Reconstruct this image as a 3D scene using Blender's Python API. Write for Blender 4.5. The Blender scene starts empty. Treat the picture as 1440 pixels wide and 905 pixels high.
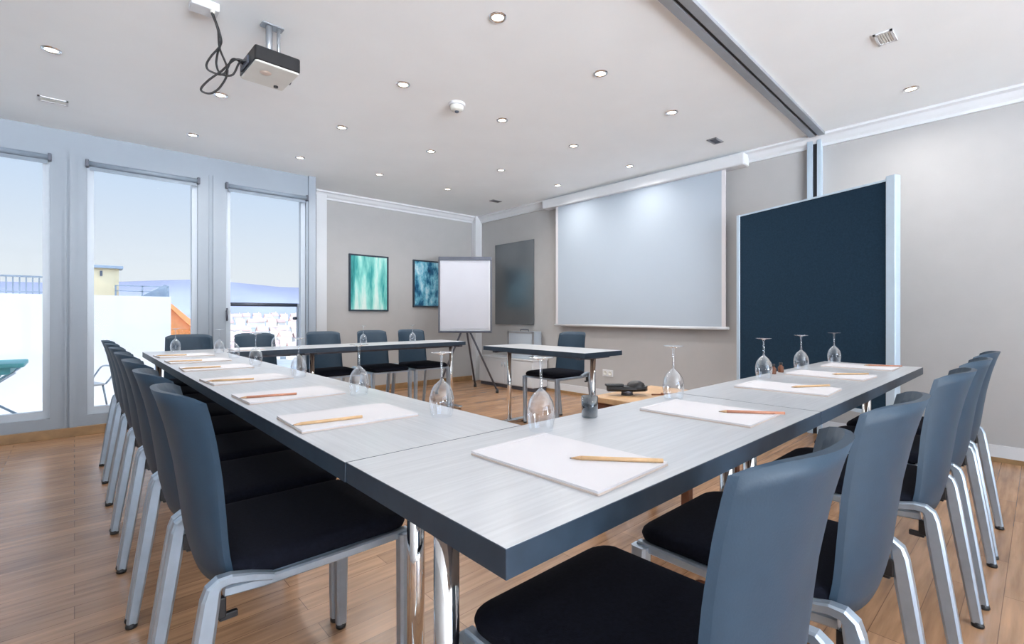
import bpy, bmesh, math, random
from mathutils import Vector, Matrix
C = bpy.context.scene
COL = C.collection
R = math.radians
PI = math.pi
random.seed(7)

# ------------------------------------------------------------------ camera
F_PX, CY, YAW, CAM_H = 677.6, 442.6, 42.24, 1.02
cd = bpy.data.cameras.new('camera'); cam = bpy.data.objects.new('camera', cd); COL.objects.link(cam)
cam.location = (0, 0, CAM_H); cam.rotation_euler = (R(90), 0, R(-YAW))
cd.sensor_width = 36; cd.lens = F_PX / 1440 * 36; cd.shift_y = (CY - 452.5) / 1440; cd.clip_start = .02; cd.clip_end = 5000
C.camera = cam
# ------------------------------------------------------------------ colour management
C.view_settings.view_transform = 'Standard'; C.view_settings.look = 'None'
C.view_settings.gamma = 1; C.view_settings.use_curve_mapping = False
EXPOSURE = 0.0
C.view_settings.exposure = EXPOSURE
# ------------------------------------------------------------------ sky
SKY_FRONT, SKY_REAR_FILL, GROUND_REAR_GLOW = 0.90, 4.2, 34.0   # clear sky, boosted behind the camera as fill; ground glow there added to light ceiling
LAMP_W = 5.8                             # each recessed ceiling spotlight
SUN_W = 4.5
w = bpy.data.worlds.new('sky'); C.world = w; w.use_nodes = True
nt = w.node_tree; nt.nodes.clear()
out = nt.nodes.new('ShaderNodeOutputWorld'); bg = nt.nodes.new('ShaderNodeBackground')
tc = nt.nodes.new('ShaderNodeTexCoord'); sep = nt.nodes.new('ShaderNodeSeparateXYZ')
nt.links.new(tc.outputs['Generated'], sep.inputs[0])
ramp = nt.nodes.new('ShaderNodeValToRGB'); nt.links.new(sep.outputs['Z'], ramp.inputs[0])
e = ramp.color_ramp.elements
e[0].position = 0.0; e[0].color = (.88, .95, 1.03, 1)
e[1].position = .55; e[1].color = (.50, .70, 1.0, 1)
n1 = e.new(.07); n1.color = (.86, .935, 1, 1)
n2 = e.new(.25); n2.color = (.63, .80, 1.03, 1)
mr = nt.nodes.new('ShaderNodeMapRange'); nt.links.new(sep.outputs['Y'], mr.inputs[0])
mr.inputs[1].default_value = .15; mr.inputs[2].default_value = -.6
mr.inputs[3].default_value = SKY_FRONT
gz = nt.nodes.new('ShaderNodeMapRange'); nt.links.new(sep.outputs['Z'], gz.inputs[0])
gz.inputs[1].default_value = .02; gz.inputs[2].default_value = -.06; gz.inputs[3].default_value = SKY_REAR_FILL; gz.inputs[4].default_value = GROUND_REAR_GLOW
nt.links.new(gz.outputs[0], mr.inputs[4])
nt.links.new(ramp.outputs[0], bg.inputs[0]); nt.links.new(mr.outputs[0], bg.inputs[1]); nt.links.new(bg.outputs[0], out.inputs[0])
# ------------------------------------------------------------------ sun (from behind and left of the building, high)
sd = bpy.data.lights.new('sun', 'SUN'); sd.energy = SUN_W; sd.angle = R(.6); sd.color = (1, .95, .87)
sun = bpy.data.objects.new('sun', sd); COL.objects.link(sun)
sun.rotation_euler = Vector((.8, .16, -.72)).to_track_quat('-Z', 'Y').to_euler()

# ================================================================== helpers
def srgb(r, g, b):
    f = lambda c: (c / 255) / 12.92 if c / 255 <= .04045 else ((c / 255 + .055) / 1.055) ** 2.4
    return (f(r), f(g), f(b), 1)

MATS = {}
def mat(name, col, rough=.5, metal=0, spec=.5, noise=None, bump=None, emit=0):
    m = bpy.data.materials.new(name); m.use_nodes = True
    t = m.node_tree; b = t.nodes['Principled BSDF']
    b.inputs['Base Color'].default_value = col; b.inputs['Roughness'].default_value = rough
    b.inputs['Metallic'].default_value = metal; b.inputs['Specular IOR Level'].default_value = spec
    if emit:
        b.inputs['Emission Color'].default_value = col; b.inputs['Emission Strength'].default_value = emit
    co = t.nodes.new('ShaderNodeTexCoord')
    if noise:
        sc, amt = noise
        n = t.nodes.new('ShaderNodeTexNoise'); n.inputs['Scale'].default_value = sc; n.inputs['Detail'].default_value = 4
        t.links.new(co.outputs['Object'], n.inputs['Vector'])
        rp = t.nodes.new('ShaderNodeMapRange'); t.links.new(n.outputs['Fac'], rp.inputs[0])
        rp.inputs[1].default_value = .3; rp.inputs[2].default_value = .7
        rp.inputs[3].default_value = 1 - amt; rp.inputs[4].default_value = 1 + amt
        mx = t.nodes.new('ShaderNodeMix'); mx.data_type = 'RGBA'; mx.blend_type = 'MULTIPLY'; mx.inputs[0].default_value = 1
        mx.inputs[6].default_value = col; t.links.new(rp.outputs[0], mx.inputs[7])
        t.links.new(mx.outputs[2], b.inputs['Base Color'])
    if bump:
        sc, st = bump
        n = t.nodes.new('ShaderNodeTexNoise'); n.inputs['Scale'].default_value = sc; n.inputs['Detail'].default_value = 3
        t.links.new(co.outputs['Object'], n.inputs['Vector'])
        bp = t.nodes.new('ShaderNodeBump'); bp.inputs['Strength'].default_value = st; bp.inputs['Distance'].default_value = .002
        t.links.new(n.outputs['Fac'], bp.inputs['Height']); t.links.new(bp.outputs[0], b.inputs['Normal'])
    MATS[name] = m
    return m

M = {}
M['wall'] = mat('wall paint', (.425, .420, .420, 1), .8, noise=(6, .02), bump=(90, .15))
M['wall_window'] = mat('backlit-shade window wall paint', (.31, .355, .41, 1), .6, noise=(5, .02))  # backlit shade of this wall put into a darker, bluer colour
M['ceiling'] = mat('ceiling paint', (.89, .93, .955, 1), .75, noise=(3, .015), bump=(60, .12))
M['white'] = mat('white lacquer', (.66, .68, .71, 1), .35, noise=(4, .015))
M['trimwood'] = mat('oak skirting', (.30, .18, .085, 1), .4, noise=(12, .2))
M['shell'] = mat('grey plastic shell', (.022, .046, .076, 1), .48, spec=.35, noise=(40, .05), bump=(300, .1))
M['fabric'] = mat('black seat fabric', (.006, .007, .013, 1), .9, spec=.12, noise=(120, .25), bump=(500, .4))
M['alu'] = mat('brushed aluminium', (.40, .48, .57, 1), .32, .7, noise=(30, .06))
M['chrome'] = mat('chrome', (.80, .80, .80, 1), .08, 1, noise=(8, .02))
M['black'] = mat('black plastic', (.012, .012, .014, 1), .4, noise=(30, .1))
M['darkmetal'] = mat('dark grey metal', (.10, .11, .14, 1), .4, .4, noise=(20, .08))
M['edge'] = mat('dark edge band', (.026, .042, .064, 1), .42, spec=.35, noise=(25, .15))
M['paper'] = mat('paper', (.66, .645, .67, 1), .7, noise=(8, .012))
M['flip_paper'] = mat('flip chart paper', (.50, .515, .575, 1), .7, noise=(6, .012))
M['pad'] = mat('notepad card', (.62, .52, .46, 1), .7, noise=(20, .05))
M['pencil'] = mat('pencil wood', (.70, .46, .25, 1), .5, noise=(60, .08))
M['pencil_red'] = mat('reddish pencil wood', (.55, .24, .15, 1), .5, noise=(60, .08))
M['graphite'] = mat('graphite', (.05, .05, .05, 1), .4)
M['screen'] = mat('projection fabric', (.41, .475, .55, 1), .8, noise=(2, .012))
M['navy'] = mat('navy pinboard felt', (.016, .036, .062, 1), .95, spec=.1, noise=(90, .12), bump=(350, .3))
M['boardframe'] = mat('pale blue aluminium', (.52, .64, .75, 1), .35, .3, noise=(12, .03))
M['rail'] = mat('track aluminium', (.36, .38, .41, 1), .4, .55, noise=(14, .05))
M['slot'] = mat('track slot', (.02, .02, .025, 1), .6)
M['blind'] = mat('roller blind', (.22, .27, .33, 1), .5, noise=(20, .04))
M['beige'] = mat('beige plastic', (.66, .66, .62, 1), .45, noise=(10, .04))
M['rawwood'] = mat('light beech', (.55, .34, .18, 1), .45, noise=(14, .15))
M['redwood'] = mat('dark red wood', (.16, .055, .025, 1), .5, noise=(10, .3))
M['parapet'] = mat('white render', (.90, .88, .87, 1), .9, noise=(3, .02))
M['terrace'] = mat('pale terrace slabs', (.66, .67, .68, 1), .8, noise=(4, .06))
M['teal'] = mat('teal lacquer', (.10, .42, .45, 1), .5, noise=(9, .05))
M['ochre'] = mat('ochre render', (.70, .57, .36, 1), .9, noise=(6, .08))
M['slate'] = mat('grey slate', (.28, .33, .39, 1), .8, noise=(15, .1))
M['orange'] = mat('orange tiles', (.72, .27, .09, 1), .85, noise=(20, .25))
M['frame'] = mat('backlit-shade frame lacquer', (.48, .54, .61, 1), .35, noise=(4, .015))  # white frames, their backlit shade put into the base colour
M['pinkroof'] = mat('faded pink tiles', (.46, .32, .29, 1), .9, noise=(20, .15))
M['housewall'] = mat('cream house wall', (.54, .50, .46, 1), .9, noise=(8, .05))
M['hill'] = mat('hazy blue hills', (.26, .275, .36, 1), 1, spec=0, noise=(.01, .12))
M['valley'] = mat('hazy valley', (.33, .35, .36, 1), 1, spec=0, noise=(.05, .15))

def node_mat(name):
    m = bpy.data.materials.new(name); m.use_nodes = True
    return m, m.node_tree, m.node_tree.nodes['Principled BSDF']
def add(t, kind, **kw):
    n = t.nodes.new(kind)
    for k, v in kw.items(): setattr(n, k, v)
    return n

# oak parquet: planks along X
m, t, b = node_mat('oak plank floor'); M['floor'] = m
co = add(t, 'ShaderNodeTexCoord'); br = add(t, 'ShaderNodeTexBrick')
t.links.new(co.outputs['Object'], br.inputs['Vector'])
br.inputs['Scale'].default_value = 1; br.inputs['Brick Width'].default_value = .95; br.inputs['Row Height'].default_value = .095
br.inputs['Mortar Size'].default_value = .0012; br.offset = .37; br.inputs['Bias'].default_value = 0
br.inputs['Color1'].default_value = (.45, .255, .140, 1); br.inputs['Color2'].default_value = (.31, .170, .092, 1)
br.inputs['Mortar'].default_value = (.17, .09, .05, 1)
mp = add(t, 'ShaderNodeMapping'); mp.inputs['Scale'].default_value = (1.2, 14, 1)
t.links.new(co.outputs['Object'], mp.inputs[0])
nz = add(t, 'ShaderNodeTexNoise'); nz.inputs['Scale'].default_value = 3; nz.inputs['Detail'].default_value = 8
t.links.new(mp.outputs[0], nz.inputs['Vector'])
rp = add(t, 'ShaderNodeMapRange'); t.links.new(nz.outputs['Fac'], rp.inputs[0])
rp.inputs[1].default_value = .3; rp.inputs[2].default_value = .7; rp.inputs[3].default_value = .72; rp.inputs[4].default_value = 1.25
mx = add(t, 'ShaderNodeMix', data_type='RGBA', blend_type='MULTIPLY'); mx.inputs[0].default_value = 1
t.links.new(br.outputs['Color'], mx.inputs[6]); t.links.new(rp.outputs[0], mx.inputs[7])
t.links.new(mx.outputs[2], b.inputs['Base Color']); b.inputs['Roughness'].default_value = .26; b.inputs['Specular IOR Level'].default_value = .8
# pale ash laminate
m, t, b = node_mat('pale ash laminate'); M['laminate'] = m
co = add(t, 'ShaderNodeTexCoord'); mp = add(t, 'ShaderNodeMapping'); mp.inputs['Scale'].default_value = (2, 60, 1)
t.links.new(co.outputs['Object'], mp.inputs[0])
nz = add(t, 'ShaderNodeTexNoise'); nz.inputs['Scale'].default_value = 2.2; nz.inputs['Detail'].default_value = 5
t.links.new(mp.outputs[0], nz.inputs['Vector'])
cr = add(t, 'ShaderNodeValToRGB'); t.links.new(nz.outputs['Fac'], cr.inputs[0])
cr.color_ramp.elements[0].position = .3; cr.color_ramp.elements[0].color = (.43, .445, .47, 1)
cr.color_ramp.elements[1].position = .7; cr.color_ramp.elements[1].color = (.51, .525, .55, 1)
t.links.new(cr.outputs[0], b.inputs['Base Color']); b.inputs['Roughness'].default_value = .30
# thin clear glass: sees through, mirrors at grazing angles
def thin_glass(name, edge, tint=(1, 1, 1, 1), lo=.03, hi=.9):
    m, t, b = node_mat(name); t.nodes.remove(b)
    o = t.nodes['Material Output']
    tr = add(t, 'ShaderNodeBsdfTransparent'); tr.inputs[0].default_value = tint
    gl = add(t, 'ShaderNodeBsdfGlossy'); gl.inputs['Roughness'].default_value = .03; gl.inputs[0].default_value = (.95, .98, 1, 1)
    lw = add(t, 'ShaderNodeLayerWeight'); lw.inputs[0].default_value = edge
    mr = add(t, 'ShaderNodeMapRange'); t.links.new(lw.outputs['Facing'], mr.inputs[0])
    mr.inputs[3].default_value = lo; mr.inputs[4].default_value = hi
    ms = add(t, 'ShaderNodeMixShader')
    t.links.new(mr.outputs[0], ms.inputs[0]); t.links.new(tr.outputs[0], ms.inputs[1]); t.links.new(gl.outputs[0], ms.inputs[2])
    t.links.new(ms.outputs[0], o.inputs[0])
    return m
M['pane'] = thin_glass('window glass', .05, lo=.002, hi=.16)
M['wineglass'] = thin_glass('wine glass', .44, (.97, .98, 1, 1), .05)
M['smokeglass'] = thin_glass('smoked glass', .35, (.22, .30, .36, 1), .06)
# dark tinted mirror
M['mirror'] = mat('dark tinted mirror', (.27, .29, .31, 1), .25, .85, noise=(2, .15))
# lamp lens
M['lens'] = mat('lit lamp lens', (1, .93, .80, 1), .4, emit=6)
# abstract pictures
def art(name, stretch, cols, seed):
    m, t, b = node_mat(name)
    co = add(t, 'ShaderNodeTexCoord'); mp = add(t, 'ShaderNodeMapping')
    mp.inputs['Scale'].default_value = stretch; mp.inputs['Location'].default_value = (seed, 0, seed)
    t.links.new(co.outputs['Object'], mp.inputs[0])
    nz = add(t, 'ShaderNodeTexNoise'); nz.inputs['Scale'].default_value = 1; nz.inputs['Detail'].default_value = 5; nz.inputs['Roughness'].default_value = .6
    t.links.new(mp.outputs[0], nz.inputs['Vector'])
    cr = add(t, 'ShaderNodeValToRGB'); t.links.new(nz.outputs['Fac'], cr.inputs[0])
    el = cr.color_ramp.elements
    el[0].position = cols[0][0]; el[0].color = srgb(*cols[0][1]); el[1].position = cols[-1][0]; el[1].color = srgb(*cols[-1][1])
    for p, c in cols[1:-1]:
        x = el.new(p); x.color = srgb(*c)
    t.links.new(cr.outputs[0], b.inputs['Base Color']); b.inputs['Roughness'].default_value = .25
    return m
M['art_green'] = art('green abstract print', (5.5, 1, .9), [(.30, (10, 88, 92)), (.42, (60, 160, 158)), (.52, (140, 215, 205)), (.62, (215, 235, 228)), (.75, (226, 236, 236))], 3.1)
M['art_blue'] = art('blue abstract print', (7, 1, 4), [(.33, (4, 48, 84)), (.43, (24, 100, 138)), (.52, (110, 185, 210)), (.64, (200, 230, 238)), (.8, (225, 240, 244))], 7.7)

class MB:
    """collects shapes and links them as ONE mesh object"""
    def __init__(s): s.bm = bmesh.new(); s.T = Matrix.Identity(4); s.mi = 0
    def _v(s, p): return s.bm.verts.new(s.T @ Vector(p))
    def face(s, vs, smooth=False):
        try: f = s.bm.faces.new(vs)
        except ValueError: return None
        f.smooth = smooth; f.material_index = s.mi
        return f
    def rings(s, rings, closed=True, cap0=True, cap1=True, smooth=True):
        V = [[s._v(p) for p in r] for r in rings]
        n = len(V[0])
        for a, b_ in zip(V[:-1], V[1:]):
            for i in range(n if closed else n - 1):
                j = (i + 1) % n
                s.face([a[i], a[j], b_[j], b_[i]], smooth)
        if cap0: s.face(V[0][::-1])
        if cap1: s.face(V[-1])
        return s
    def box(s, x0, x1, y0, y1, z0, z1, bev=0):
        if bev <= 0:
            r = lambda z: [(x0, y0, z), (x1, y0, z), (x1, y1, z), (x0, y1, z)]
            return s.rings([r(z0), r(z1)], smooth=False)
        return s.slab(rrect(x0, x1, y0, y1, min(bev, (x1 - x0) / 2.01, (y1 - y0) / 2.01), 2), z0, z1, bev * .7)
    def slab(s, outline, z0, z1, bev=.004, smooth=False):
        cx = sum(p[0] for p in outline) / len(outline); cy = sum(p[1] for p in outline) / len(outline)
        def ins(d):
            o = []
            n = len(outline)
            for i, p in enumerate(outline):
                a = Vector(outline[i - 1]); b_ = Vector(outline[(i + 1) % n])
                tdir = (b_ - a).normalized(); nn = Vector((-tdir.y, tdir.x))
                o.append((p[0] + nn.x * d, p[1] + nn.y * d))
            return o
        rr = []
        for z, d in ((z0, bev), (z0 + bev, 0), (z1 - bev, 0), (z1 - bev * .3, bev * .3), (z1, bev)):
            rr.append([(x, y, z) for x, y in ins(d)])
        return s.rings(rr, smooth=smooth)
    def tube(s, pts, r, seg=10, cap=True, rad=None):
        pts = [Vector(p) for p in pts]
        rings = []; up = None
        for i, p in enumerate(pts):
            d = (pts[min(i + 1, len(pts) - 1)] - pts[max(i - 1, 0)]).normalized()
            if up is None:
                up = Vector((0, 0, 1)) if abs(d.z) < .9 else Vector((1, 0, 0))
            a = d.cross(up).normalized(); c = a.cross(d).normalized(); up = c
            rr = rad[i] if rad else r
            rings.append([p + a * (rr * math.cos(2 * PI * k / seg)) + c * (rr * math.sin(2 * PI * k / seg)) for k in range(seg)])
        return s.rings(rings, cap0=cap, cap1=cap)
    def lathe(s, prof, seg=24, c=(0, 0, 0), cap0=False, cap1=False):
        rings = [[(c[0] + r * math.cos(2 * PI * k / seg), c[1] + r * math.sin(2 * PI * k / seg), c[2] + z) for k in range(seg)] for r, z in prof]
        return s.rings(rings, cap0=cap0, cap1=cap1)
    def sweep_yz(s, path, wx, wn, x=0, cham=.35):
        """flat chamfered bar following a path in the YZ plane; wx, wn lists or numbers"""
        P = [Vector((0, p[0], p[1])) for p in path]; rings = []
        for i, p in enumerate(P):
            d = (P[min(i + 1, len(P) - 1)] - P[max(i - 1, 0)]).normalized()
            n = Vector((0, -d.z, d.y)); a = (wx[i] if isinstance(wx, list) else wx) / 2; b_ = (wn[i] if isinstance(wn, list) else wn) / 2
            ca, cb = a * cham, b_ * cham
            prof = [(-a + ca, -b_), (a - ca, -b_), (a, -b_ + cb), (a, b_ - cb), (a - ca, b_), (-a + ca, b_), (-a, b_ - cb), (-a, -b_ + cb)]
            rings.append([(x + u, p.y + n.y * v, p.z + n.z * v) for u, v in prof])
        return s.rings(rings, smooth=False)
    def build(s, name, material, parent=None, loc=(0, 0, 0), rz=0):
        bmesh.ops.recalc_face_normals(s.bm, faces=s.bm.faces)
        me = bpy.data.meshes.new(name); s.bm.to_mesh(me); s.bm.free()
        for m_ in (material if isinstance(material, list) else [material]): me.materials.append(m_)
        o = bpy.data.objects.new(name, me); COL.objects.link(o)
        o.location = loc; o.rotation_euler = (0, 0, rz)
        if parent: o.parent = parent
        return o

def rrect(x0, x1, y0, y1, r, k=4):
    o = []
    for cx, cy, a0 in ((x1 - r, y0 + r, -90), (x1 - r, y1 - r, 0), (x0 + r, y1 - r, 90), (x0 + r, y0 + r, 180)):
        for i in range(k + 1):
            a = R(a0 + 90 * i / k); o.append((cx + r * math.cos(a), cy + r * math.sin(a)))
    return o

def tag(o, label=None, cat=None, group=None, kind=None):
    if label: o['label'] = label
    if cat: o['category'] = cat
    if group: o['group'] = group
    if kind: o['kind'] = kind
    return o
def thing(name, label, cat, loc=(0, 0, 0), rz=0, group=None):
    o = bpy.data.objects.new(name, None); COL.objects.link(o); o.empty_display_size = .1
    o.location = loc; o.rotation_euler = (0, 0, rz)
    return tag(o, label, cat, group)
def copy_tree(o, parent=None):
    c = o.copy(); COL.objects.link(c); c.parent = parent
    for ch in [x for x in bpy.data.objects if x.parent == o]: copy_tree(ch, c)
    return c
def structure(o): o['kind'] = 'structure'; return o

# ================================================================== room shell
XR, YW, YP, ZC = 4.76, 5.50, 6.05, 2.563
XL, YB = -2.6, -4.6
structure(MB().box(XL - .2, XR + .2, YB - .2, YP + .2, -.12, 0).build('floor', M['floor']))
structure(MB().box(XL - .2, XR + .2, YB - .2, YP + .2, ZC, ZC + .15).build('ceiling', M['ceiling']))
structure(MB().box(XR, XR + .2, YB, YP + .2, 0, ZC).build('wall_right', M['wall']))
structure(MB().box(2.19, XR, YP, YP + .2, 0, ZC).build('wall_back', M['wall']))
structure(MB().box(XL - .2, XL, YB, YW + .2, 0, ZC).build('wall_left', M['wall']))
# window wall: piers, header, sill
WIN = [(-2.24, -1.43), (-1.19, -.385), (-.151 - .0, -.151)]  # placeholder, replaced below
WIN = [(-2.03, -1.225), (-.955, -.15), (.08, .885), (1.125, 1.905)]
HEAD, SILL = 2.33, .165
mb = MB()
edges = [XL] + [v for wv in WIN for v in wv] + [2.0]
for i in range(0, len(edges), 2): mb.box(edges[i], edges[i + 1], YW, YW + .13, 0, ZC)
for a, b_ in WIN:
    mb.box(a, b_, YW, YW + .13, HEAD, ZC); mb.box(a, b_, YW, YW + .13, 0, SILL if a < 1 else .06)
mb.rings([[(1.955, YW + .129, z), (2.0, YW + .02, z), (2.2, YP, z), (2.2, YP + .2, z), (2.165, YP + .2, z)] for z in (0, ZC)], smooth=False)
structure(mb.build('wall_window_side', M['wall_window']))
# rear wall (behind the camera) with unseen wide windows placed to light the room
mb = MB()
rw = [(-2.4, -.9), (-.75, .75), (.9, 2.4)]
edges = [XL] + [v for wv in rw for v in wv] + [XR]
for i in range(0, len(edges), 2): mb.box(edges[i], edges[i + 1], YB - .2, YB, 0, ZC)
for a, b_ in rw: mb.box(a, b_, YB - .2, YB, 2.45, ZC); mb.box(a, b_, YB - .2, YB, 0, .12)
structure(mb.build('wall_rear', M['wall']))
# unseen building mass below and beside, added to block the rear ground glow
structure(MB().box(-40, 40, YB - .2, 6.25, -60, -.13).build('light_block_below', M['wall']))
structure(MB().box(-40, XL - .21, YB - .2, YW + .2, -.125, ZC + .15).build('light_block_left', M['wall']))
structure(MB().box(XR + .21, 40, YB - .2, YP + .2, -.125, ZC + .15).build('light_block_right', M['wall']))
# windows
for i, (a, b_) in enumerate(WIN):
    door = a > 1
    z0 = .06 if door else SILL
    y = YW + .03
    nm = 'door_1' if door else 'window_%d' % (i + 1)
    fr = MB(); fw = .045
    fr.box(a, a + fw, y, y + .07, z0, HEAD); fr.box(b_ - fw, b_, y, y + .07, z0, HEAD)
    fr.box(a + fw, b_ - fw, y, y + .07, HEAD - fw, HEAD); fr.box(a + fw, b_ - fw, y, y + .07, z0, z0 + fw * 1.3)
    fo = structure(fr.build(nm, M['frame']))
    MB().box(a + fw, b_ - fw, y + .03, y + .036, z0 + fw * 1.3, HEAD - fw).build('glass_pane', M['pane'], fo)
    if door:
        h = MB(); h.box(a - .012, a + .022, y - .014, y, .96, 1.09, .004)
        h.tube([(a + .005, y - .012, 1.06), (a + .005, y - .045, 1.06)], .009); h.tube([(a + .005, y - .045, 1.068), (a + .005, y - .048, .97)], .009)
        h.build('handle', M['darkmetal'], fo)
    # pier mouldings
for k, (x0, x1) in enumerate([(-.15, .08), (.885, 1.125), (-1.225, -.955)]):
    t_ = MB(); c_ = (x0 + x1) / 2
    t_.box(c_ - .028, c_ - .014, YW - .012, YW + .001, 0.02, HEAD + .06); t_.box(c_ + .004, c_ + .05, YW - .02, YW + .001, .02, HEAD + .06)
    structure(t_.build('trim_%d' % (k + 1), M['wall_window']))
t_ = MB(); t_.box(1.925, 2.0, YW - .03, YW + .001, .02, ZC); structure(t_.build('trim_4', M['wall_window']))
t_ = MB(); t_.box(2.2, 2.33, YP - .05, YP + .001, 0, ZC); structure(t_.build('trim_5', M['white']))
t_ = MB(); t_.box(XR - .125, XR + .001, YP - .10, YP + .001, 0, ZC); structure(t_.build('trim_6', M['white']))
# skirtings
structure(MB().box(XL, 2.0, YW - .035, YW + .001, 0, .075, .004).build('baseboard_window_side', M['trimwood']))
structure(MB().box(2.19, XR, YP - .02, YP + .001, 0, .07, .004).build('baseboard_back', M['trimwood']))
mb = MB(); mb.mi = 0; mb.box(XR - .012, XR + .001, YB, YP, .03, .115); mb.mi = 1; mb.box(XR - .022, XR + .001, YB, YP, 0, .032)
structure(mb.build('baseboard_right', [M['white'], M['trimwood']]))
# cornice: stepped profile along the right and the picture wall
def cornice(p0, p1, nx, ny, name):
    prof = [(0, 0), (.085, 0), (.085, -.018), (.06, -.03), (.04, -.06), (.022, -.078), (.022, -.10), (0, -.10)]
    mb = MB(); mb.rings([[(p[0] + nx * u, p[1] + ny * u, ZC + v) for u, v in prof] for p in (p0, p1)], smooth=False)
    structure(mb.build(name, M['white']))
cornice((XR, YB), (XR, YP), -1, 0, 'trim_7')
cornice((2.19, YP), (XR, YP), 0, -1, 'trim_8')
# folding-partition track on the ceiling and its channel on the wall
def skew(x0, x1, o0, o1, z0, z1):
    yc_ = lambda x: 1.115 + .0375 * x
    mb.rings([[(x, yc_(x) + o0, z0), (x, yc_(x) + o1, z0), (x, yc_(x) + o1, z1), (x, yc_(x) + o0, z1)] for x in (x0, x1)], smooth=False)
mb = MB(); mb.mi = 0
skew(XL, XR, -.058, -.010, ZC - .022, ZC + .001); skew(XL, XR, .010, .058, ZC - .022, ZC + .001)
mb.mi = 1; skew(XL, XR, -.010, .010, ZC - .012, ZC + .001)
structure(mb.build('trim_9', [M['rail'], M['slot']]))
mb = MB(); mb.mi = 0; mb.box(XR - .05, XR + .001, 1.27, 1.30, 0, ZC - .02); mb.box(XR - .05, XR + .001, 1.335, 1.375, 0, ZC - .02)
mb.mi = 1; mb.box(XR - .03, XR + .001, 1.30, 1.335, 0, ZC - .02)
structure(mb.build('trim_10', [M['boardframe'], M['slot']]))

# roller blinds rolled up at the window heads
for i, ((a, b_), who) in enumerate(zip(WIN[1:], ['at the top of the leftmost window', 'at the top of the middle window', 'at the top of the glazed balcony door'])):
    o = thing('roller_blind', 'rolled up grey roller blind ' + who, 'blind', ((a + b_) / 2, YW - .03, HEAD - .02), group='rolled up blinds')
    hw = (b_ - a) / 2
    MB().tube([(-hw + .01, 0, 0), (hw - .01, 0, 0)], .022, 14).build('blind_roll', M['blind'], o)
    for s in (-1, 1): MB().box(s * hw - .011, s * hw + .011, -.028, .03, -.03, .03, .004).build('bracket', M['darkmetal'], o)
    MB().box(-hw + .015, hw - .015, .006, .012, -.052, -.01).build('bottom_bar', M['blind'], o)

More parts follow.
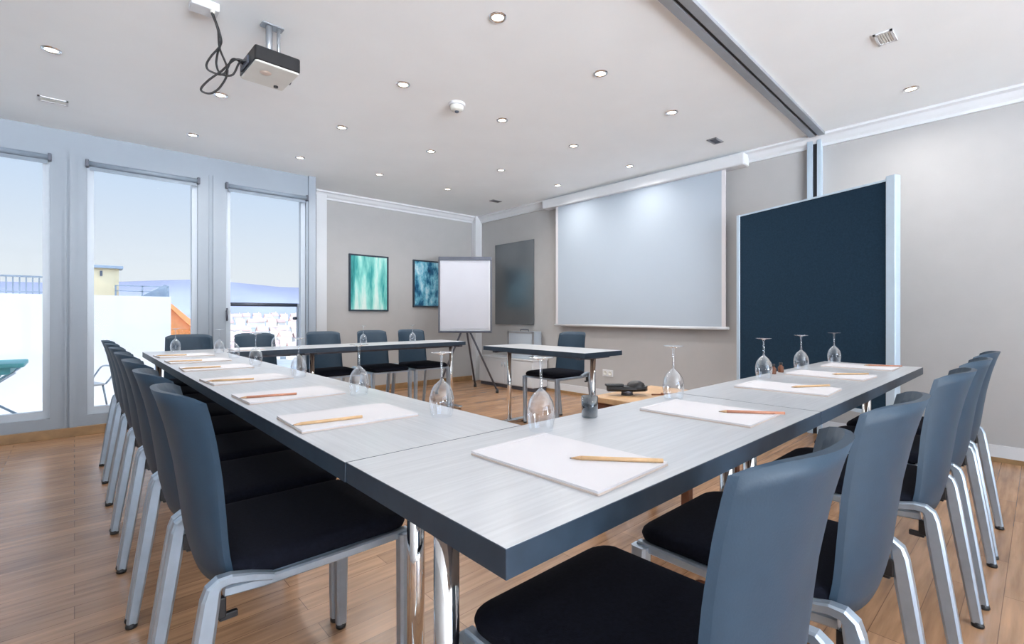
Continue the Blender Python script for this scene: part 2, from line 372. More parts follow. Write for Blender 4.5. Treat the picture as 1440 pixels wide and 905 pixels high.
# ================================================================== chairs
CH_W = .222     # leg offset
def make_chair(label, group):
    r = thing('conference_chair', label, 'chair', group=group)
    # padded seat
    mb = MB(); nx, ny = 12, 12
    out = rrect(-.198, .198, -.165, .265, .045, 5)
    rr = []
    for z, d in ((.452, .014), (.456, .003), (.466, 0), (.480, 0), (.488, .003), (.4935, .009), (.4965, .018), (.4985, .032), (.500, .055), (.5012, .09), (.502, .13), (.5024, .17), (.5025, .205)):
        f = 1 - d / .21
        rr.append([(x * f, .05 + (y - .05) * f, z - (.012 * max(0, (.05 + (y - .05) * f - .17) / .095) ** 2 if z > .47 else 0)) for x, y in out])
    mb.rings(rr)
    for f_ in mb.bm.faces: f_.smooth = True
    mb.build('seat', M['fabric'], r)
    # curved shell back
    mb = MB(); nu, nv = 16, 14
    prof = [(.435, -.180), (.47, -.190), (.52, -.201), (.60, -.211), (.68, -.222), (.76, -.238), (.82, -.254), (.855, -.266)]
    def py(z):
        for (z0, y0), (z1, y1) in zip(prof[:-1], prof[1:]):
            if z <= z1: return y0 + (y1 - y0) * (z - z0) / (z1 - z0)
        return prof[-1][1]
    def pt(u, v, off):
        hw = .184 - .016 * v
        top = .855 - .010 * abs(u) ** 6 * 2 ; bot = .435 + .022 * (1 - abs(u) ** 2) * 0 + .02 * abs(u) ** 6
        z = bot + (top - bot) * v
        sag = .058 * (.6 + .4 * v)
        ang = math.atan(2.5 * sag * abs(u) ** 1.5 * (1 if u > 0 else -1) / hw)
        return (u * hw - off * math.sin(ang) * -1 * -1, py(z) + sag * abs(u) ** 2.5 - off * math.cos(ang), z)
    G = [[[mb._v(pt(-1 + 2 * i / nu, j / nv, off)) for j in range(nv + 1)] for i in range(nu + 1)] for off in (0, .013)]
    for k in (0, 1):
        for i in range(nu):
            for j in range(nv): mb.face([G[k][i][j], G[k][i + 1][j], G[k][i + 1][j + 1], G[k][i][j + 1]], True)
    for i in range(nu):
        for j in (0, nv): mb.face([G[0][i][j], G[0][i + 1][j], G[1][i + 1][j], G[1][i][j]])
    for j in range(nv):
        for i in (0, nu): mb.face([G[0][i][j], G[0][i][j + 1], G[1][i][j + 1], G[1][i][j]])
    mb.build('backrest', M['shell'], r)
    # under-seat frame
    mb = MB()
    for s in (-1, 1):
        mb.sweep_yz([(-.175, .447), (-.10, .441), (.10, .441), (.255, .443)], .022, .022, s * .194)
    mb.box(-.194, .194, -.14, -.115, .434, .450); mb.box(-.194, .194, .225, .25, .434, .450)
    mb.box(-.19, .19, -.11, .22, .446, .453)
    mb.build('seat_frame', M['alu'], r)
    for s in (-1, 1):
        mb = MB()
        mb.sweep_yz([(.243, .447), (.243, .40), (.241, .10), (.241, .014)], [.034, .034, .030, .028], [.042, .040, .034, .030], s * .205)
        lg = mb.build('leg', M['alu'], r)
        MB().lathe([(.016, 0), (.017, .006), (.014, .016)], 12, (s * .205, .241, 0), True, True).build('glide', M['black'], lg)
        mb = MB()
        path = [(-.085, .452), (-.125, .466), (-.165, .475), (-.186, .474), (-.197, .464), (-.202, .444), (-.211, .38), (-.238, .20), (-.266, .014)]
        mb.sweep_yz(path, [.022, .024, .027, .029, .031, .031, .031, .029, .026], [.016, .018, .020, .023, .029, .034, .037, .035, .029], s * .207)
        lg = mb.build('leg', M['alu'], r)
        MB().lathe([(.016, 0), (.017, .006), (.014, .016)], 12, (s * .207, -.267, 0), True, True).build('glide', M['black'], lg)
        mb = MB(); mb.box(s * .198 - .008, s * .198 + .008, -.192, -.172, .395, .437, .003); mb.box(s * .198 - .006, s * .198 + .006, -.185, -.150, .388, .402, .003)
        mb.build('linking_hook', M['black'], r)
    return r
proto = None
def place_chair(x, y, rz, label, group):
    global proto
    if proto is None: proto = make_chair(label, group); o = proto
    else: o = copy_tree(proto); o['label'] = label; o['group'] = group
    o.location = (x, y, 0); o.rotation_euler = (0, 0, R(rz))
    return o
ORD = ['nearest', 'second nearest', 'third nearest', 'fourth nearest', 'fifth nearest', 'second farthest', 'farthest']
for k in range(7):
    place_chair(.405, 1.34 + .455 * k, -90, 'grey chair with black seat, %s in the row along the left table edge' % ORD[k], 'chairs along the left table run')
for (x, y, lab, a) in ((.725, .445, 'large foreground grey shell chair with black seat at the right table', 0), (1.25, .43, 'grey shell chair second from the front along the right table', 0),
                       (1.985, .41, 'grey shell chair third from the front along the right table', 0), (2.55, .405, 'grey shell chair second from the far end along the right table', 0), (3.06, .405, 'grey shell chair at the far end of the right table near the wall', 0)):
    place_chair(x, y, a, lab, 'chairs along the right table run')
for x, lab in ((.72, 'leftmost chair behind the far table, in front of the middle window'), (1.225, 'second chair from the left behind the far table, below the balcony door glass'),
               (1.85, 'third chair from the left behind the far table, at the window wall end'), (2.37, 'second chair from the right behind the far table, below the green picture'),
               (2.85, 'rightmost chair behind the far table, nearest the flip chart')):
    place_chair(x, 4.655, 180, 'dark ' + lab, 'chairs behind the far table')
place_chair(3.40, 3.09, 90, 'single blue grey chair pulled up behind the small desk under the screen', 'chair at the small desk')

# ================================================================== tables
TZ, TT = .735, .038
def table(x0, x1, y0, y1, along, label, ins=(.11, .11), group='seminar tables set in a U', off=(0, 0)):
    cx, cy = (x0 + x1) / 2, (y0 + y1) / 2
    L = (x1 - x0) if along == 'x' else (y1 - y0); W = (y1 - y0) if along == 'x' else (x1 - x0)
    r = thing('seminar_table', label, 'table', (cx, cy, 0), 0 if along == 'x' else R(90), group)
    g = .0002 if x0 != 1.63 and x1 != 1.63 else .0020
    hx, hy = L / 2 - g, W / 2 - g
    MB().box(-hx + .0010, hx - .0010, -hy + .0010, hy - .0010, TZ - TT, TZ).build('tabletop', M['laminate'], r)
    e_ = MB(); ow = rrect(-hx, hx, -hy, hy, .0012, 2); iw = rrect(-hx + .0012, hx - .0012, -hy + .0012, hy - .0012, .0006, 2)
    zz = (TZ - TT - .0005, TZ - .0012)
    e_.rings([[(x, y, zz[0]) for x, y in iw], [(x, y, zz[0]) for x, y in ow], [(x, y, zz[1]) for x, y in ow], [(x, y, zz[1] + .0008) for x, y in iw], [(x, y, zz[0]) for x, y in iw]], cap0=False, cap1=False, smooth=False)
    e_.build('edge_band', M['edge'], r)
    fb = MB()
    xa, xb = -L / 2 + ins[0], L / 2 - ins[1]
    fb.box(xa, xb, -.015, .015, TZ - TT - .034, TZ - TT - .0005)
    for x in (xa, xb): fb.box(x - .022, x + .022, -W * .40, W * .40, TZ - TT - .022, TZ - TT - .0006, .003)
    fb.build('under_frame', M['darkmetal'], r)
    for x, oy in zip((xa, xb), off):
        lg = MB().lathe([(.0215, .035), (.0215, TZ - TT - .02)], 20, (x, oy, 0), True, True).build('leg', M['chrome'], r)
        f = MB(); f.slab(rrect(x - .026, x + .026, -W * .42, W * .42, .02, 5), .008, .036, .006, True)
        f.build('foot', M['chrome'], lg)
        gl = MB()
        for s in (-1, 1): gl.lathe([(.014, 0), (.014, .010)], 10, (x, s * W * .36, 0), True, True)
        gl.build('glide', M['black'], lg)
    return r
TX, TY, TW = .387, .437, .470
XE = 3.435; YE = 4.661
table(TX, 1.63, TY, TY + TW, 'x', 'pale seminar table at the near corner closest to the camera', (.075, .10))
table(1.63, XE, TY, TY + TW, 'x', 'pale seminar table right of the seam, in front of the navy board', (.075, .11))
table(TX, TX + TW, TY + TW, 2.78, 'y', 'pale seminar table in the left run, adjoining the near corner table', (.13, .09), off=(0, -.076))
table(TX, TX + TW, 2.78, YE - TW, 'y', 'pale seminar table in the left run, farther from the camera', (.085, .11), off=(-.076, -.076))
table(TX, 1.53, YE - TW, YE, 'x', 'pale seminar table at the far left corner, below the middle window', (.075, .052))
table(1.53, 3.13, YE - TW, YE, 'x', 'pale seminar table of the far run, ending at the flip chart', (.055, .03))
table(2.80, 3.27, 2.28, 3.48, 'y', 'small separate desk in the gap below the projection screen', (.11, .10), 'separate desk')

# ================================================================== notepads, pencils, glasses
def notepad(x, y, rz, label, pencil=None, plab=None, red=False, card=False):
    r = thing('notepad', label, 'notepad', (x, y, TZ), R(rz), 'notepads on the tables')
    MB().slab(rrect(-.112, .112, -.158, .158, .003, 2), 0, .0035, .0005).build('cover_board', M['pad'], r)
    s = MB()
    s.slab(rrect(-.111, .111, -.157, .157, .002, 2), .0035, .0075, .0004)
    s.build('paper', M['paper'], r)
    MB().box(-.111, .111, .146, .1575, .0074, .0082).build('glue_binding', M['paper'], r)
    if pencil:
        pencil_at(pencil[0], pencil[1], pencil[2], plab, red, TZ + .0078)
def pencil_at(x, y, rz, label, red, z):
    p = thing('pencil', label, 'pencil', (x, y, z + .0038), R(rz), 'pencils on the notepads')
    MB().tube([(-.085, 0, 0), (.068, 0, 0)], .0042, 6).build('shaft', M['pencil_red'] if red else M['pencil'], p)
    MB().tube([(.068, 0, 0), (.086, 0, -.001)], .004, 8, True, [.0042, .0014]).build('sharpened_tip', M['rawwood'], p)
    MB().tube([(.086, 0, -.001), (.0895, 0, -.0012)], .001, 6, True, [.0014, .0003]).build('lead', M['graphite'], p)
notepad(.715, .63, 2, 'white notepad at the near table corner, largest in view', (.762, .543, 131), 'light wooden pencil across the nearest notepad')
notepad(1.365, .655, 2, 'white notepad on the right run beside the first table seam', (1.413, .55, 128), 'reddish pencil across the notepad by the table seam', True)
notepad(2.04, .665, 3, 'white notepad on the right run just past the seam', (2.10, .60, 150), 'pencil on the notepad just past the seam of the right run')
notepad(2.62, .67, -2, 'white notepad on the right run, second from the far end', (2.67, .60, 140), 'pencil on the second notepad from the far right end')
notepad(3.17, .67, 1, 'white notepad at the far right end of the near run', (3.24, .58, 120), 'dark looking pencil on the notepad at the far right end', True)
lp = [(1.30, 'nearest on the left run'), (1.80, 'second nearest on the left run'), (2.36, 'third nearest on the left run'), (2.98, 'third farthest on the left run'),
      (3.50, 'second farthest on the left run'), (4.02, 'farthest on the left run')]
for k, (y, s) in enumerate(lp):
    notepad(.565, y, 91 + (k % 3 - 1) * 3, 'white notepad ' + s, (.49, y - .055 + .02 * (k % 2), 172 - 5 * (k % 3)), 'pencil on the notepad ' + s, k == 1)
notepad(1.05, 4.43, 178, 'white notepad on the far table below the balcony door')

def make_glass(label):
    r = thing('wine_glass', label, 'glass', group='upturned wine glasses')
    # upside down: rim on the table, foot in the air
    b = MB(); b.lathe([(.0285, 0), (.032, .015), (.0348, .035), (.0345, .052), (.030, .072), (.021, .088), (.011, .097), (.0045, .103)], 28); b.build('bowl', M['wineglass'], r)
    b = MB(); b.lathe([(.0045, .103), (.0036, .112), (.0033, .135), (.0035, .160), (.005, .172)], 14); b.build('stem', M['wineglass'], r)
    b = MB(); b.lathe([(.005, .172), (.012, .1755), (.031, .1785), (.0325, .1795), (.031, .1805), (.0, .1812)], 28); b.build('glass_foot', M['wineglass'], r)
    return r
gp = None
def glass(x, y, label, z=TZ):
    global gp
    if gp is None: gp = make_glass(label); o = gp
    else: o = copy_tree(gp); o['label'] = label
    o.location = (x, y, z + .0003)
GL = [(.855, .835, 'upturned wine glass at the inner near corner beside the largest notepad'), (.765, 1.137, 'upturned wine glass nearest the camera on the left run'),
      (.751, 1.638, 'upturned wine glass second nearest on the left run'), (.761, 2.293, 'upturned wine glass third nearest on the left run'),
      (.765, 3.016, 'upturned wine glass fourth along the left run'), (.787, 3.62, 'upturned wine glass fifth along the left run'), (.80, 4.13, 'upturned wine glass at the far end of the left run'),
      (.575, 4.48, 'upturned wine glass at the far left table corner before the chair'), (1.26, 4.36, 'upturned wine glass on the far table below the balcony door'),
      (2.07, 4.42, 'upturned wine glass on the far table before its third chair'), (2.63, 4.45, 'upturned wine glass on the far table before its fourth chair'),
      (1.50, .84, 'upturned wine glass on the right run below the projection screen'), (2.30, .845, 'upturned wine glass, leftmost of three against the navy board'),
      (2.80, .845, 'upturned wine glass, middle of three against the navy board'), (3.33, .83, 'upturned wine glass, rightmost of three against the navy board')]
for g in GL: glass(*g)
# smoked tumbler at the inner corner
o = thing('tumbler', 'small dark smoked glass tumbler on the inner edge of the near table', 'glass', (1.067, .852, TZ))
MB().lathe([(.0, .004), (.021, .004), (.0225, .004), (.0232, .058), (.0215, .058), (.0205, .010), (0, .009)], 24).build('body', M['smokeglass'], o)
MB().lathe([(0, 0), (.021, 0), (.0225, .004), (0, .0045)], 24).build('base', M['smokeglass'], o)
# two little dark bottles beyond glass on the right run
for k, (x, lab) in enumerate(((2.50, 'left one of two tiny dark red bottles between the glasses by the navy board'), (2.60, 'right one of two tiny dark red bottles between the glasses by the navy board'))):
    o = thing('small_bottle', lab, 'bottle', (x, .875, TZ), group='tiny dark bottles')
    MB().lathe([(0, 0), (.012, 0), (.013, .004), (.013, .026), (.007, .034), (.006, .038)], 16, cap1=True).build('bottle_body', M['redwood'], o)
    MB().lathe([(0, .038), (.008, .038), (.008, .048), (0, .049)], 14).build('cap', M['black'], o)

# ================================================================== inside the U: wooden cart with a telephone
o = thing('wooden_cart', 'low wooden cart with a light top standing inside the table U', 'cart', (2.16, 1.24, 0))
MB().box(-.27, .27, -.26, .26, .592, .62, .006).build('top', M['rawwood'], o)
MB().box(-.255, .255, -.245, .245, .30, .592).build('cabinet_body', M['redwood'], o)
MB().box(-.258, -.255, -.235, .235, .315, .58).build('cart_door', M['redwood'], o)
for sx in (-1, 1):
    for sy in (-1, 1):
        MB().box(sx * .235 - .018, sx * .235 + .018, sy * .225 - .018, sy * .225 + .018, 0, .30, .003).build('leg', M['redwood'], o)
o = thing('conference_phone', 'black conference telephone on the wooden cart', 'telephone', (2.05, 1.40, .62), R(-38))
MB().lathe([(0, 0), (.030, 0), (.028, .012), (.034, .024), (.0, .026)], 20).build('pedestal', M['darkmetal'], o)
b = MB(); b.rings([[(x, y * s_, .020 + z) for x, y in ((-.10, -.018), (.03, -.05), (.085, -.035), (.105, 0), (.085, .035), (.03, .05), (-.10, .018))] for z, s_ in ((0, .7), (.012, 1), (.024, .95))], smooth=False)
b.build('phone_body', M['black'], o)
b = MB(); b.lathe([(.045, .043), (.04, .058), (.022, .068), (0, .071)], 18, (.045, 0, 0)); b.build('speaker_dome', M['black'], o)
b = MB(); b.box(-.11, -.02, -.016, .016, .045, .056, .004); b.build('handset', M['black'], o)
o = MB().tube([(2.13, 1.31, .6235), (2.18, 1.27, .6235), (2.20, 1.30, .6235), (2.24, 1.22, .6235), (2.28, 1.25, .6235), (2.27, 1.16, .6235), (2.33, 1.12, .6235), (2.38, 1.06, .6235)], .0035, 8).build('phone_cable', M['redwood'])
tag(o, 'dark brown cable lying beside the telephone on the cart', 'cable')

# ================================================================== flip chart
fx, fy = 3.80, 5.10
o = thing('flip_chart', 'white flip chart on a grey tripod in the far corner', 'flip chart', (fx, fy, 0), R(-YAW + 1))
bd = MB(); bd.slab(rrect(-.335, .335, -.012, .012, .01, 3), .80, 1.765, .004); bd.build('board', M['white'], o)
fr = MB(); fr.box(-.35, -.33, -.022, .02, .79, 1.775, .004); fr.box(.33, .35, -.022, .02, .79, 1.775, .004); fr.box(-.35, .35, -.022, .02, .785, .815, .004)
fr.build('frame', M['darkmetal'], o)
MB().box(-.345, .345, -.035, .015, 1.735, 1.782, .006).build('paper_clamp', M['darkmetal'], o)
MB().box(-.322, .312, -.021, -.0135, .835, 1.735).build('paper_block', M['flip_paper'], o)
MB().box(-.30, .30, -.06, -.022, .793, .80, .002).build('pen_tray', M['darkmetal'], o)
for p in ((.42, -.02), (-.36, -.10), (.10, .52)):
    lg = MB().tube([(0, .04, .95), (p[0] * .10, .04 + (p[1] - .04) * .1, .84), (p[0], p[1], .03)], .013, 10).build('leg', M['darkmetal'], o)
    MB().lathe([(.02, 0), (.022, .01), (.016, .05)], 12, (p[0], p[1], 0), True, True).build('rubber_foot', M['black'], lg)
MB().box(-.03, .03, .012, .07, .84, .98, .006).build('tripod_hub', M['darkmetal'], o)

# ================================================================== pictures
for x0, x1, z0, z1, mt, lab in ((2.63, 3.185, 1.07, 1.815, 'art_green', 'green and white abstract picture in a dark frame, left one on the back wall'),
                                (3.575, 4.11, 1.135, 1.81, 'art_blue', 'blue abstract picture in a dark frame, partly behind the flip chart')):
    o = thing('picture', lab, 'picture', ((x0 + x1) / 2, YP, (z0 + z1) / 2), group='framed pictures')
    hw, hh = (x1 - x0) / 2, (z1 - z0) / 2
    f = MB(); k = .02
    f.box(-hw, -hw + k, -.03, -.0005, -hh, hh); f.box(hw - k, hw, -.03, -.0005, -hh, hh); f.box(-hw + k, hw - k, -.03, -.0005, -hh, -hh + k); f.box(-hw + k, hw - k, -.03, -.0005, hh - k, hh)
    f.build('frame', M['edge'], o)
    MB().box(-hw + k, hw - k, -.02, -.002, -hh + k, hh - k).build('print', M[mt], o)

# ================================================================== right wall: mirror, screen, board, radiator
o = thing('wall_mirror', 'dark grey mirror panel on the right wall beside the flip chart', 'mirror', (XR, 5.185, 1.48))
MB().box(-.022, -.006, -.415, .415, -.598, .598, .003).build('mirror_glass', M['mirror'], o)
MB().box(-.008, -.0005, -.40, .40, -.58, .58).build('backing', M['darkmetal'], o)
o = thing('projection_screen', 'large white projection screen pulled down from a wall case', 'screen', (XR, 0, 0))
b = MB(); b.box(-.15, -.02, 1.87, 4.48, 2.425, 2.535, .012); b.build('screen_case', M['white'], o)
b = MB(); b.box(-.10, -.096, 2.10, 4.24, .905, 2.43); b.build('screen_fabric', M['screen'], o)
b = MB(); b.box(-.1005, -.0955, 2.06, 2.10, .90, 2.43); b.box(-.1005, -.0955, 4.24, 4.28, .90, 2.43); b.build('white_border', M['paper'], o)
b = MB(); b.tube([(-.098, 2.03, .89), (-.098, 4.30, .89)], .015, 12); b.build('weight_bar', M['white'], o)
b = MB()
for y in (2.3, 3.2, 4.1): b.box(-.03, -.0005, y - .03, y + .03, 2.44, 2.52)
b.build('wall_bracket', M['white'], o)
# navy pin board, turned slightly off the wall
pa, pb = Vector((4.336, 1.788)), Vector((3.88, .658))
pc = (pa + pb) / 2; ang = math.atan2((pa - pb).y, (pa - pb).x); ln = (pa - pb).length
o = thing('pin_board', 'large navy blue pin board with pale frame standing before the right wall', 'board', (pc.x, pc.y, 0), ang)
h = ln / 2
MB().box(-h + .01, h - .01, -.014, .014, .38, 1.885).build('felt_panel', M['navy'], o)
f = MB()
f.box(-h - .045, -h + .012, -.028, .028, .36, 1.91, .006); f.box(h - .012, h + .022, -.024, .024, .36, 1.895, .006)
f.box(-h, h, -.018, .018, 1.88, 1.893); f.box(-h, h, -.018, .018, .36, .385)
f.build('frame', M['boardframe'], o)
for s in (-1, 1):
    lg = MB().box(s * (h - .01) - .015, s * (h - .01) + .015, -.02, .02, .05, .37).build('leg', M['boardframe'], o)
    ft = MB(); ft.box(s * (h - .01) - .02, s * (h - .01) + .02, -.25, .25, .012, .05, .006); ft.lathe([(.015, 0), (.015, .013)], 10, (s * (h - .01), .22, 0), True, True); ft.lathe([(.015, 0), (.015, .013)], 10, (s * (h - .01), -.22, 0), True, True)
    ft.build('board_foot', M['boardframe'], lg)
# radiator / low cabinet and the pale case on it
o = thing('low_cabinet', 'low white cabinet along the right wall under the mirror', 'cabinet', (XR - .16, 5.07, 0))
MB().box(-.14, .138, -.56, .56, .05, .405, .006).build('cabinet_body', M['white'], o)
MB().box(-.152, .138, -.575, .575, .405, .425, .004).build('cabinet_top', M['white'], o)
for s in (-1, 1):
    d = MB().box(-.148, -.14, s * .28 - .272, s * .28 + .272, .062, .395, .003).build('cabinet_door', M['white'], o)
    MB().tube([(-.160, s * .03, .30), (-.160, s * .03, .36)], .005, 8).build('handle', M['alu'], d)
MB().box(-.12, .13, -.55, .55, 0, .05).build('plinth', M['darkmetal'], o)
o = thing('equipment_case', 'pale grey equipment case standing on the low cabinet', 'case', (XR - .17, 4.80, .425), R(8))
MB().box(-.09, .09, -.23, .23, 0, .37, .012).build('case_body', M['screen'], o)
c_ = MB(); c_.box(-.094, -.089, -.232, -.20, .0, .372); c_.box(-.094, -.089, .20, .232, .0, .372); c_.box(-.094, -.089, -.232, .232, .345, .372); c_.build('case_edge', M['rail'], o)
MB().tube([(0, -.07, .37), (0, -.07, .392), (0, .07, .392), (0, .07, .37)], .007, 8).build('handle', M['darkmetal'], o)
# wall socket
o = thing('wall_socket', 'white double wall socket above the skirting right of the desk', 'socket', (XR, 3.52, .32))
MB().box(-.010, -.0005, -.075, .075, -.04, .04, .003).build('plate', M['white'], o)
for dy in (-.036, .036):
    q = MB(); q.T = Matrix.Translation((-.0105, dy, 0)) @ Matrix.Rotation(R(-90), 4, 'Y'); q.lathe([(.027, 0), (.027, .003), (.022, .003), (.020, .0005), (0, .0005)], 18); q.build('socket_ring', M['beige'], o)

# ================================================================== ceiling fittings
def downlight(x, y, label):
    o = thing('ceiling_spotlight', label, 'ceiling light', (x, y, ZC), group='recessed ceiling spotlights')
    MB().lathe([(.030, -.001), (.033, -.006), (.044, -.0055), (.047, 0)], 24).build('trim_ring', M['chrome'], o)
    MB().lathe([(.0305, -.002), (.022, -.0045), (0, -.0055)], 20).build('lens', M['lens'], o)
    ld = bpy.data.lights.new('spot_lamp', 'AREA'); ld.shape = 'DISK'; ld.size = .07; ld.energy = LAMP_W; ld.spread = R(154); ld.color = (1, .965, .92)
    lo = bpy.data.objects.new('spot_lamp', ld); COL.objects.link(lo); lo.parent = o; lo.location = (0, 0, -.012)
rows = [(4.90, [.75, 1.64, 2.48, 3.385], 'in the row closest to the far wall'), (3.88, [-.10, .76, 1.63, 2.49, 3.365, 4.26], 'in the second row from the windows'),
        (2.88, [1.63, 2.51, 3.375, 4.265], 'in the middle row under the smoke detector line'), (1.90, [1.625, 2.49, 3.37], 'in the row beside the ceiling track')]
NTH = ['first', 'second', 'third', 'fourth', 'fifth', 'sixth']
for y, xs, lab in rows:
    for k, x in enumerate(xs): downlight(x, y, 'recessed ceiling spotlight, %s from the left %s' % (NTH[k], lab))
downlight(4.23, .605, 'recessed ceiling spotlight right of the ceiling track, above the right wall')
for x in (-.9, .75, 2.5): downlight(x, -1.2, 'added unseen ceiling spotlight behind the viewer, the %s one of three' % {-.9: 'left', .75: 'middle', 2.5: 'right'}[x])  # three unseen spotlights, added to light the near area
def vent(x, y, lab, dark, w=.15, d=.085):
    o = thing('ceiling_vent', lab, 'vent', (x, y, ZC), group='ceiling vents')
    f = MB(); hw, hd = w / 2, d / 2
    f.box(-hw, -hw + .012, -hd, hd, -.008, -.0003); f.box(hw - .012, hw, -hd, hd, -.008, -.0003); f.box(-hw, hw, -hd, -hd + .012, -.008, -.0003); f.box(-hw, hw, hd - .012, hd, -.008, -.0003)
    f.build('frame', M['rail'] if dark else M['white'], o)
    g = MB()
    for k in range(5): g.box(-hw + .012, hw - .012, -hd + .014 + k * (d - .028) / 5, -hd + .014 + (k + .55) * (d - .028) / 5, -.006, -.001)
    g.build('grille', M['darkmetal'] if dark else M['beige'], o)
vent(4.20, 1.95, 'small dark ceiling vent above the right end of the screen case', True)
vent(4.22, 4.98, 'small dark ceiling vent above the far room corner', True)
vent(-.113, 4.785, 'pale rectangular ceiling vent above the leftmost window', False, .16, .10)
vent(3.335, .588, 'pale rectangular ceiling vent right of the ceiling track', False, .15, .085)
o = thing('smoke_detector', 'white dome smoke detector on the ceiling between spotlights', 'smoke detector', (2.07, 2.88, ZC))
MB().lathe([(.062, 0), (.062, -.012), (.055, -.02)], 24, cap1=True).build('mounting_base', M['white'], o)
MB().lathe([(.05, -.02), (.048, -.04), (.036, -.052), (0, -.055)], 24).build('dome', M['beige'], o)
MB().lathe([(.016, -.0545), (.013, -.064), (0, -.066)], 14).build('sensor_tip', M['darkmetal'], o)
# projector
px, py_, pz = .778, 2.795, 2.30
o = thing('projector', 'black and cream ceiling projector on a short chrome mount', 'projector', (px, py_, pz), R(2))
b = MB(); b.slab(rrect(-.112, .112, -.135, .135, .012, 3), .008, .083, .006); b.build('housing', M['black'], o)
b = MB(); b.slab(rrect(-.108, .108, -.131, .131, .012, 3), 0, .010, .003); b.build('underside_panel', M['beige'], o)
b = MB(); b.lathe([(.028, -.0005), (.022, -.003), (0, -.003)], 20, (-.03, -.03, 0)); b.build('lamp_cover', M['pad'], o)
b = MB(); b.lathe([(.012, 0), (.012, -.008), (0, -.008)], 12, (.06, .09, 0)); b.build('rear_foot', M['black'], o)
b = MB(); b.T = Matrix.Translation((.112, .05, .045)) @ Matrix.Rotation(R(90), 4, 'Y'); b.lathe([(.03, 0), (.03, .012), (.024, .014), (.02, .006), (0, .008)], 20); b.build('objective_lens', M['darkmetal'], o)
mo = MB()
mo.lathe([(.017, .083), (.017, ZC - pz - .002)], 16, (-.01, -.02, 0), True, True); mo.lathe([(.009, .083), (.009, ZC - pz - .002)], 12, (.035, -.03, 0), True, True)
mo.slab(rrect(-.05, .06, -.05, .01, .01, 3), ZC - pz - .008, ZC - pz - .0005, .002); mo.slab(rrect(-.06, .06, -.06, .05, .01, 3), .083, .090, .002)
mo.build('ceiling_mount', M['rail'], o)
b = MB(); b.box(-.122, -.112, -.04, .09, .02, .06, .003); b.build('cable_socket', M['darkmetal'], o)
o = thing('ceiling_junction_box', 'small white cable junction box on the ceiling above the projector cables', 'junction box', (.475, 2.79, ZC), R(0))
MB().box(-.06, .06, -.045, .045, -.04, -.0003, .006).build('box_body', M['white'], o)
MB().lathe([(.012, -.04), (.010, -.052), (0, -.052)], 12, (.03, -.03, 0)).build('cable_gland', M['beige'], o)
def spline(pts, n=8):
    P = [Vector(p) for p in pts]; o_ = []
    for i in range(len(P) - 1):
        p0, p1, p2, p3 = P[max(i - 1, 0)], P[i], P[i + 1], P[min(i + 2, len(P) - 1)]
        for k in range(n):
            t_ = k / n
            o_.append(.5 * ((2 * p1) + (-p0 + p2) * t_ + (2 * p0 - 5 * p1 + 4 * p2 - p3) * t_ ** 2 + (-p0 + 3 * p1 - 3 * p2 + p3) * t_ ** 3))
    return o_ + [P[-1]]
yc = 2.79
cab = [[(.505, 2.76, 2.511), (.545, yc, 2.43), (.545, yc, 2.38), (.505, yc, 2.31), (.485, yc, 2.26), (.50, yc, 2.235), (.56, yc, 2.24), (.60, yc, 2.33), (.66, 2.83, 2.338)],
       [(.507, 2.76, 2.511), (.55, yc + .01, 2.42), (.535, yc + .01, 2.34), (.53, yc + .01, 2.28), (.55, yc + .01, 2.24), (.60, yc, 2.25), (.63, yc, 2.32), (.66, 2.80, 2.34)],
       [(.50, 2.755, 2.511), (.532, yc - .01, 2.45), (.54, yc - .01, 2.36), (.575, yc - .01, 2.26), (.545, yc - .01, 2.17), (.50, yc - .01, 2.12), (.46, yc - .01, 2.125), (.49, yc - .01, 2.18), (.55, yc - .01, 2.25), (.61, yc, 2.33), (.66, 2.78, 2.336)]]
for k, (c_, lab) in enumerate(zip(cab, ('black projector cable forming the left slack bend', 'black projector cable running shortest from the junction box', 'black projector cable hanging lowest in a loop'))):
    tag(MB().tube(spline(c_), .005, 8).build('projector_cable', M['black']), lab, 'cable', 'projector cables')

# ================================================================== outside
structure(MB().box(-9, 2.6, YP + .25, 8.6, -.25, -.02).build('terrace_ground', M['terrace']))
structure(MB().box(-9, .975, 8.0, 8.25, -.1, 1.268).build('parapet_wall', M['parapet']))
o = thing('parapet_railing', 'thin grey railing on the white parapet outside the left window', 'railing', (0, 8.12, 1.268))
MB().box(-8.8, -.24, -.012, .012, .20, .22).build('top_rail', M['slate'], o)
MB().box(-8.8, -.24, -.012, .012, .02, .035).build('bottom_rail', M['slate'], o)
for k in range(64):
    x = -.26 - k * .055
    MB().box(x - .006, x + .006, -.006, .006, 0, .20).build('baluster', M['slate'], o)
o = thing('balcony_rail', 'dark grey balcony rail across the glazed door', 'railing', (1.515, 5.86, 0))
MB().tube([(-.42, 0, 1.135), (.42, 0, 1.135)], .02, 12).build('handrail', M['darkmetal'], o)
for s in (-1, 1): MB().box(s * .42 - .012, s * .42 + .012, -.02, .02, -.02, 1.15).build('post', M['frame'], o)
MB().tube([(.40, 0, .98), (.37, -.02, .98)], .018, 10).build('rail_fixing', M['darkmetal'], o)
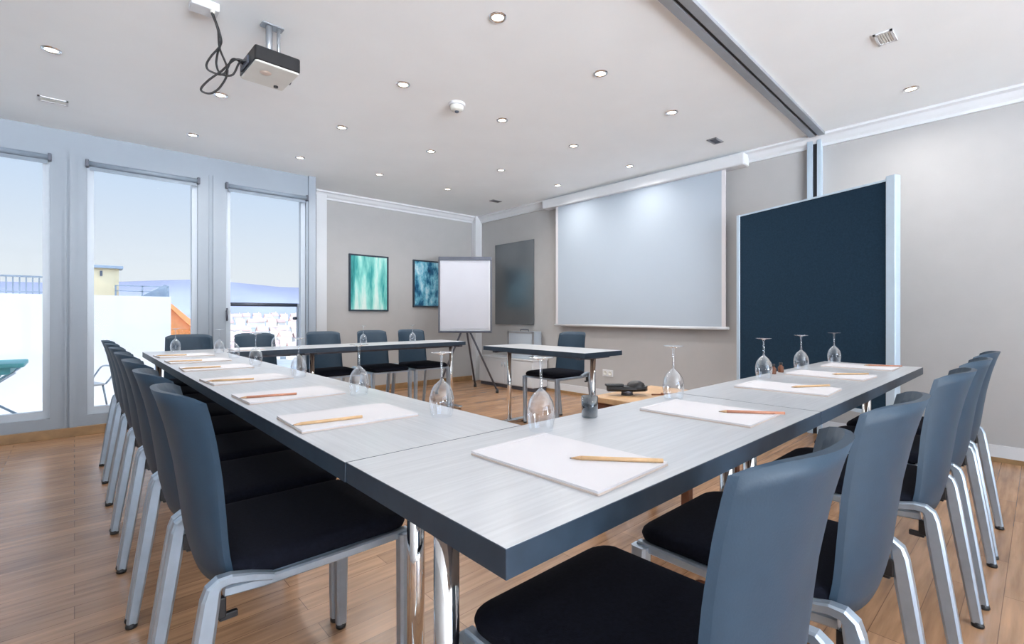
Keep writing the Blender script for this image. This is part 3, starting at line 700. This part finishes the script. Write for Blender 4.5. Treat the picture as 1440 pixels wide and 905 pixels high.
# chimney block on the roof beyond the parapet
o = thing('chimney', 'ochre chimney block with grey cap beyond the parapet', 'chimney', (.33, 9.6, 0))
MB().box(-.17, .17, -.15, .15, 0, 1.72).build('stack', M['ochre'], o)
MB().box(-.22, .22, -.2, .2, 1.72, 1.76).build('cap', M['slate'], o)
MB().box(-.05, -.02, -.165, -.15, 1.60, 1.68).build('flue_opening', M['darkmetal'], o)
structure(MB().box(-8, 1.5, 8.9, 10.2, -.2, 0).build('roof_deck', M['slate']))
o = thing('roof_railing', 'pale grey roof railing right of the ochre chimney', 'railing', (.9, 9.4, 0))
for z in (1.28, 1.38, 1.46): MB().box(-.45, .21, -.01, .01, z, z + .012).build('rail', M['slate'], o)
for x in (-.44, -.12, .20): MB().box(x - .01, x + .01, -.01, .01, 0, 1.47).build('post', M['slate'], o)
o = thing('dormer', 'small grey slanted roof dormer behind the parapet end', 'dormer', (1.05, 10.0, 0))
b = MB(); b.rings([[(-.22, y, 0), (.12, y, 0), (.12, y, 1.50), (.06, y, 1.52), (-.22, y, 1.34)] for y in (-.2, .2)], smooth=False); b.build('dormer_body', M['slate'], o)
MB().box(-.03, .06, -.215, -.2, 1.3, 1.44).build('dormer_window', M['blind'], o)
# teal folding table and wire chair on the terrace
o = thing('terrace_table', 'teal folding table on the terrace outside the leftmost window', 'table', (-.70, 6.55, -.02))
MB().slab(rrect(-.36, .36, -.3, .3, .04, 4), .56, .60, .008).build('tabletop', M['teal'], o)
MB().box(-.30, .27, -.26, .26, .50, .56, .01).build('apron', M['teal'], o)
b = MB(); b.rings([[(-.25, y, .5), (.20, y, .5), (.06, y, .22), (-.12, y, .22)] for y in (-.2, .2)], smooth=False); b.build('hanging_cloth', M['teal'], o)
for s in (-1, 1):
    for q in (-1, 1):
        MB().tube([(q * .30, s * .27, .52), (-q * .34, s * .27, 0.012)], .012, 8).build('leg', M['alu'], o)
o = thing('terrace_chair', 'thin white wire chair on the terrace beside the teal table', 'chair', (.02, 6.5, -.02), R(-70))
MB().slab(rrect(-.18, .18, -.18, .18, .05, 4), .33, .345, .004).build('seat', M['white'], o)
for sx in (-1, 1):
    for sy in (-1, 1): MB().tube([(sx * .15, sy * .15, .335), (sx * .19, sy * .19, 0)], .009, 8).build('leg', M['alu'], o)
b = MB(); b.tube(spline([(-.16, .17, .34), (-.17, .22, .42), (-.1, .25, .50), (.1, .25, .50), (.17, .22, .42), (.16, .17, .34)]), .008, 8); b.build('back_hoop', M['alu'], o)
# orange-roofed house just past the parapet end
def house(x, y, z, w_, d_, h_, rh, rz, wall, roof, label, group=None, win=True, flue=True):
    o = thing('house', label, 'house', (x, y, z), R(rz), group)
    MB().box(-w_ / 2, w_ / 2, -d_ / 2, d_ / 2, 0, h_).build('walls', wall, o)
    r = MB(); ov = .06 * w_
    r.rings([[(xx, -d_ / 2 - ov, h_ - .02 * h_), (xx, 0, h_ + rh), (xx, d_ / 2 + ov, h_ - .02 * h_), (xx, d_ / 2 + ov, h_ + .05 * rh), (xx, 0, h_ + rh * 1.1), (xx, -d_ / 2 - ov, h_ + .05 * rh)] for xx in (-w_ / 2 - ov, w_ / 2 + ov)], smooth=False)
    r.rings([[(xx, -d_ / 2, h_ - .001), (xx, d_ / 2, h_ - .001), (xx, 0, h_ + rh * .99)] for xx in (-w_ / 2, w_ / 2)], smooth=False)
    r.build('roof', roof, o)
    if win:
        for k in (-.28, .0, .28):
            MB().box(k * w_ - .06 * w_, k * w_ + .06 * w_, -d_ / 2 - .02 * w_, -d_ / 2, h_ * .45, h_ * .75).build('window', M['slate'], o)
    if flue: MB().box(w_ * .2, w_ * .28, -.1 * d_, .0, h_ + rh * .6, h_ + rh * 1.5).build('chimney', M['pad'], o)
house(1.75, 17.5, -9, 3.0, 2.1, 9.25, 1.15, 90, M['orange'], M['orange'], 'house with bright orange roof just right of the white parapet', flue=False)
# valley floor, hills and pale houses of the town
mb = MB(); mb.rings([[(x, 40, -44), (x, 250, -25), (x, 460, -18.5), (x, 760, -6), (x, 900, -2), (x, 900, -60), (x, 40, -60)] for x in (-300, 700)], smooth=False)
structure(mb.build('valley_ground', M['valley']))
def hills(name, y0, z0, amp, x0, x1, seed):
    rnd = random.Random(seed); n = 60; top = []
    for i in range(n + 1):
        u = i / n
        top.append(z0 + amp * (.5 * math.sin(u * 9 + seed) + .3 * math.sin(u * 23 + 2 * seed) + .15 * math.sin(u * 51)) + rnd.uniform(-.04, .04) * amp)
    mb = MB(); rings = []
    for i in range(n + 1):
        x = x0 + (x1 - x0) * i / n
        rings.append([(x, y0 - 160, -32), (x, y0 - 70, -32 + (top[i] + 32) * .55), (x, y0, top[i]), (x, y0 + 120, -32)])
    mb.rings(rings)
    structure(mb.build(name, M['hill']))
hills('hill_range', 900, 52, 16, -900, 1100, 1.3)
rnd = random.Random(5)
for y, z, n, r0, r1, sz in ((285, -24.2, 4, .205, .34, 8.5), (365, -21.8, 5, .20, .345, 9), (465, -18.6, 6, .205, .34, 9.5), (600, -12.9, 8, .20, .345, 9.5), (740, -7.1, 9, .20, .345, 10)):
    for k in range(n):
        x = y * (r0 + (r1 - r0) * (k + .5) / n)
        house(x, y + rnd.uniform(-8, 8), z - .6, sz * rnd.uniform(.8, .92), sz * .7, rnd.uniform(5.5, 8), sz * .42, rnd.uniform(-14, 14), M['housewall'] if (k + n) % 3 else M['parapet'], M['pinkroof'],
              'far pale town house with faded pink roof seen through the balcony door', 'town houses in the valley', False)
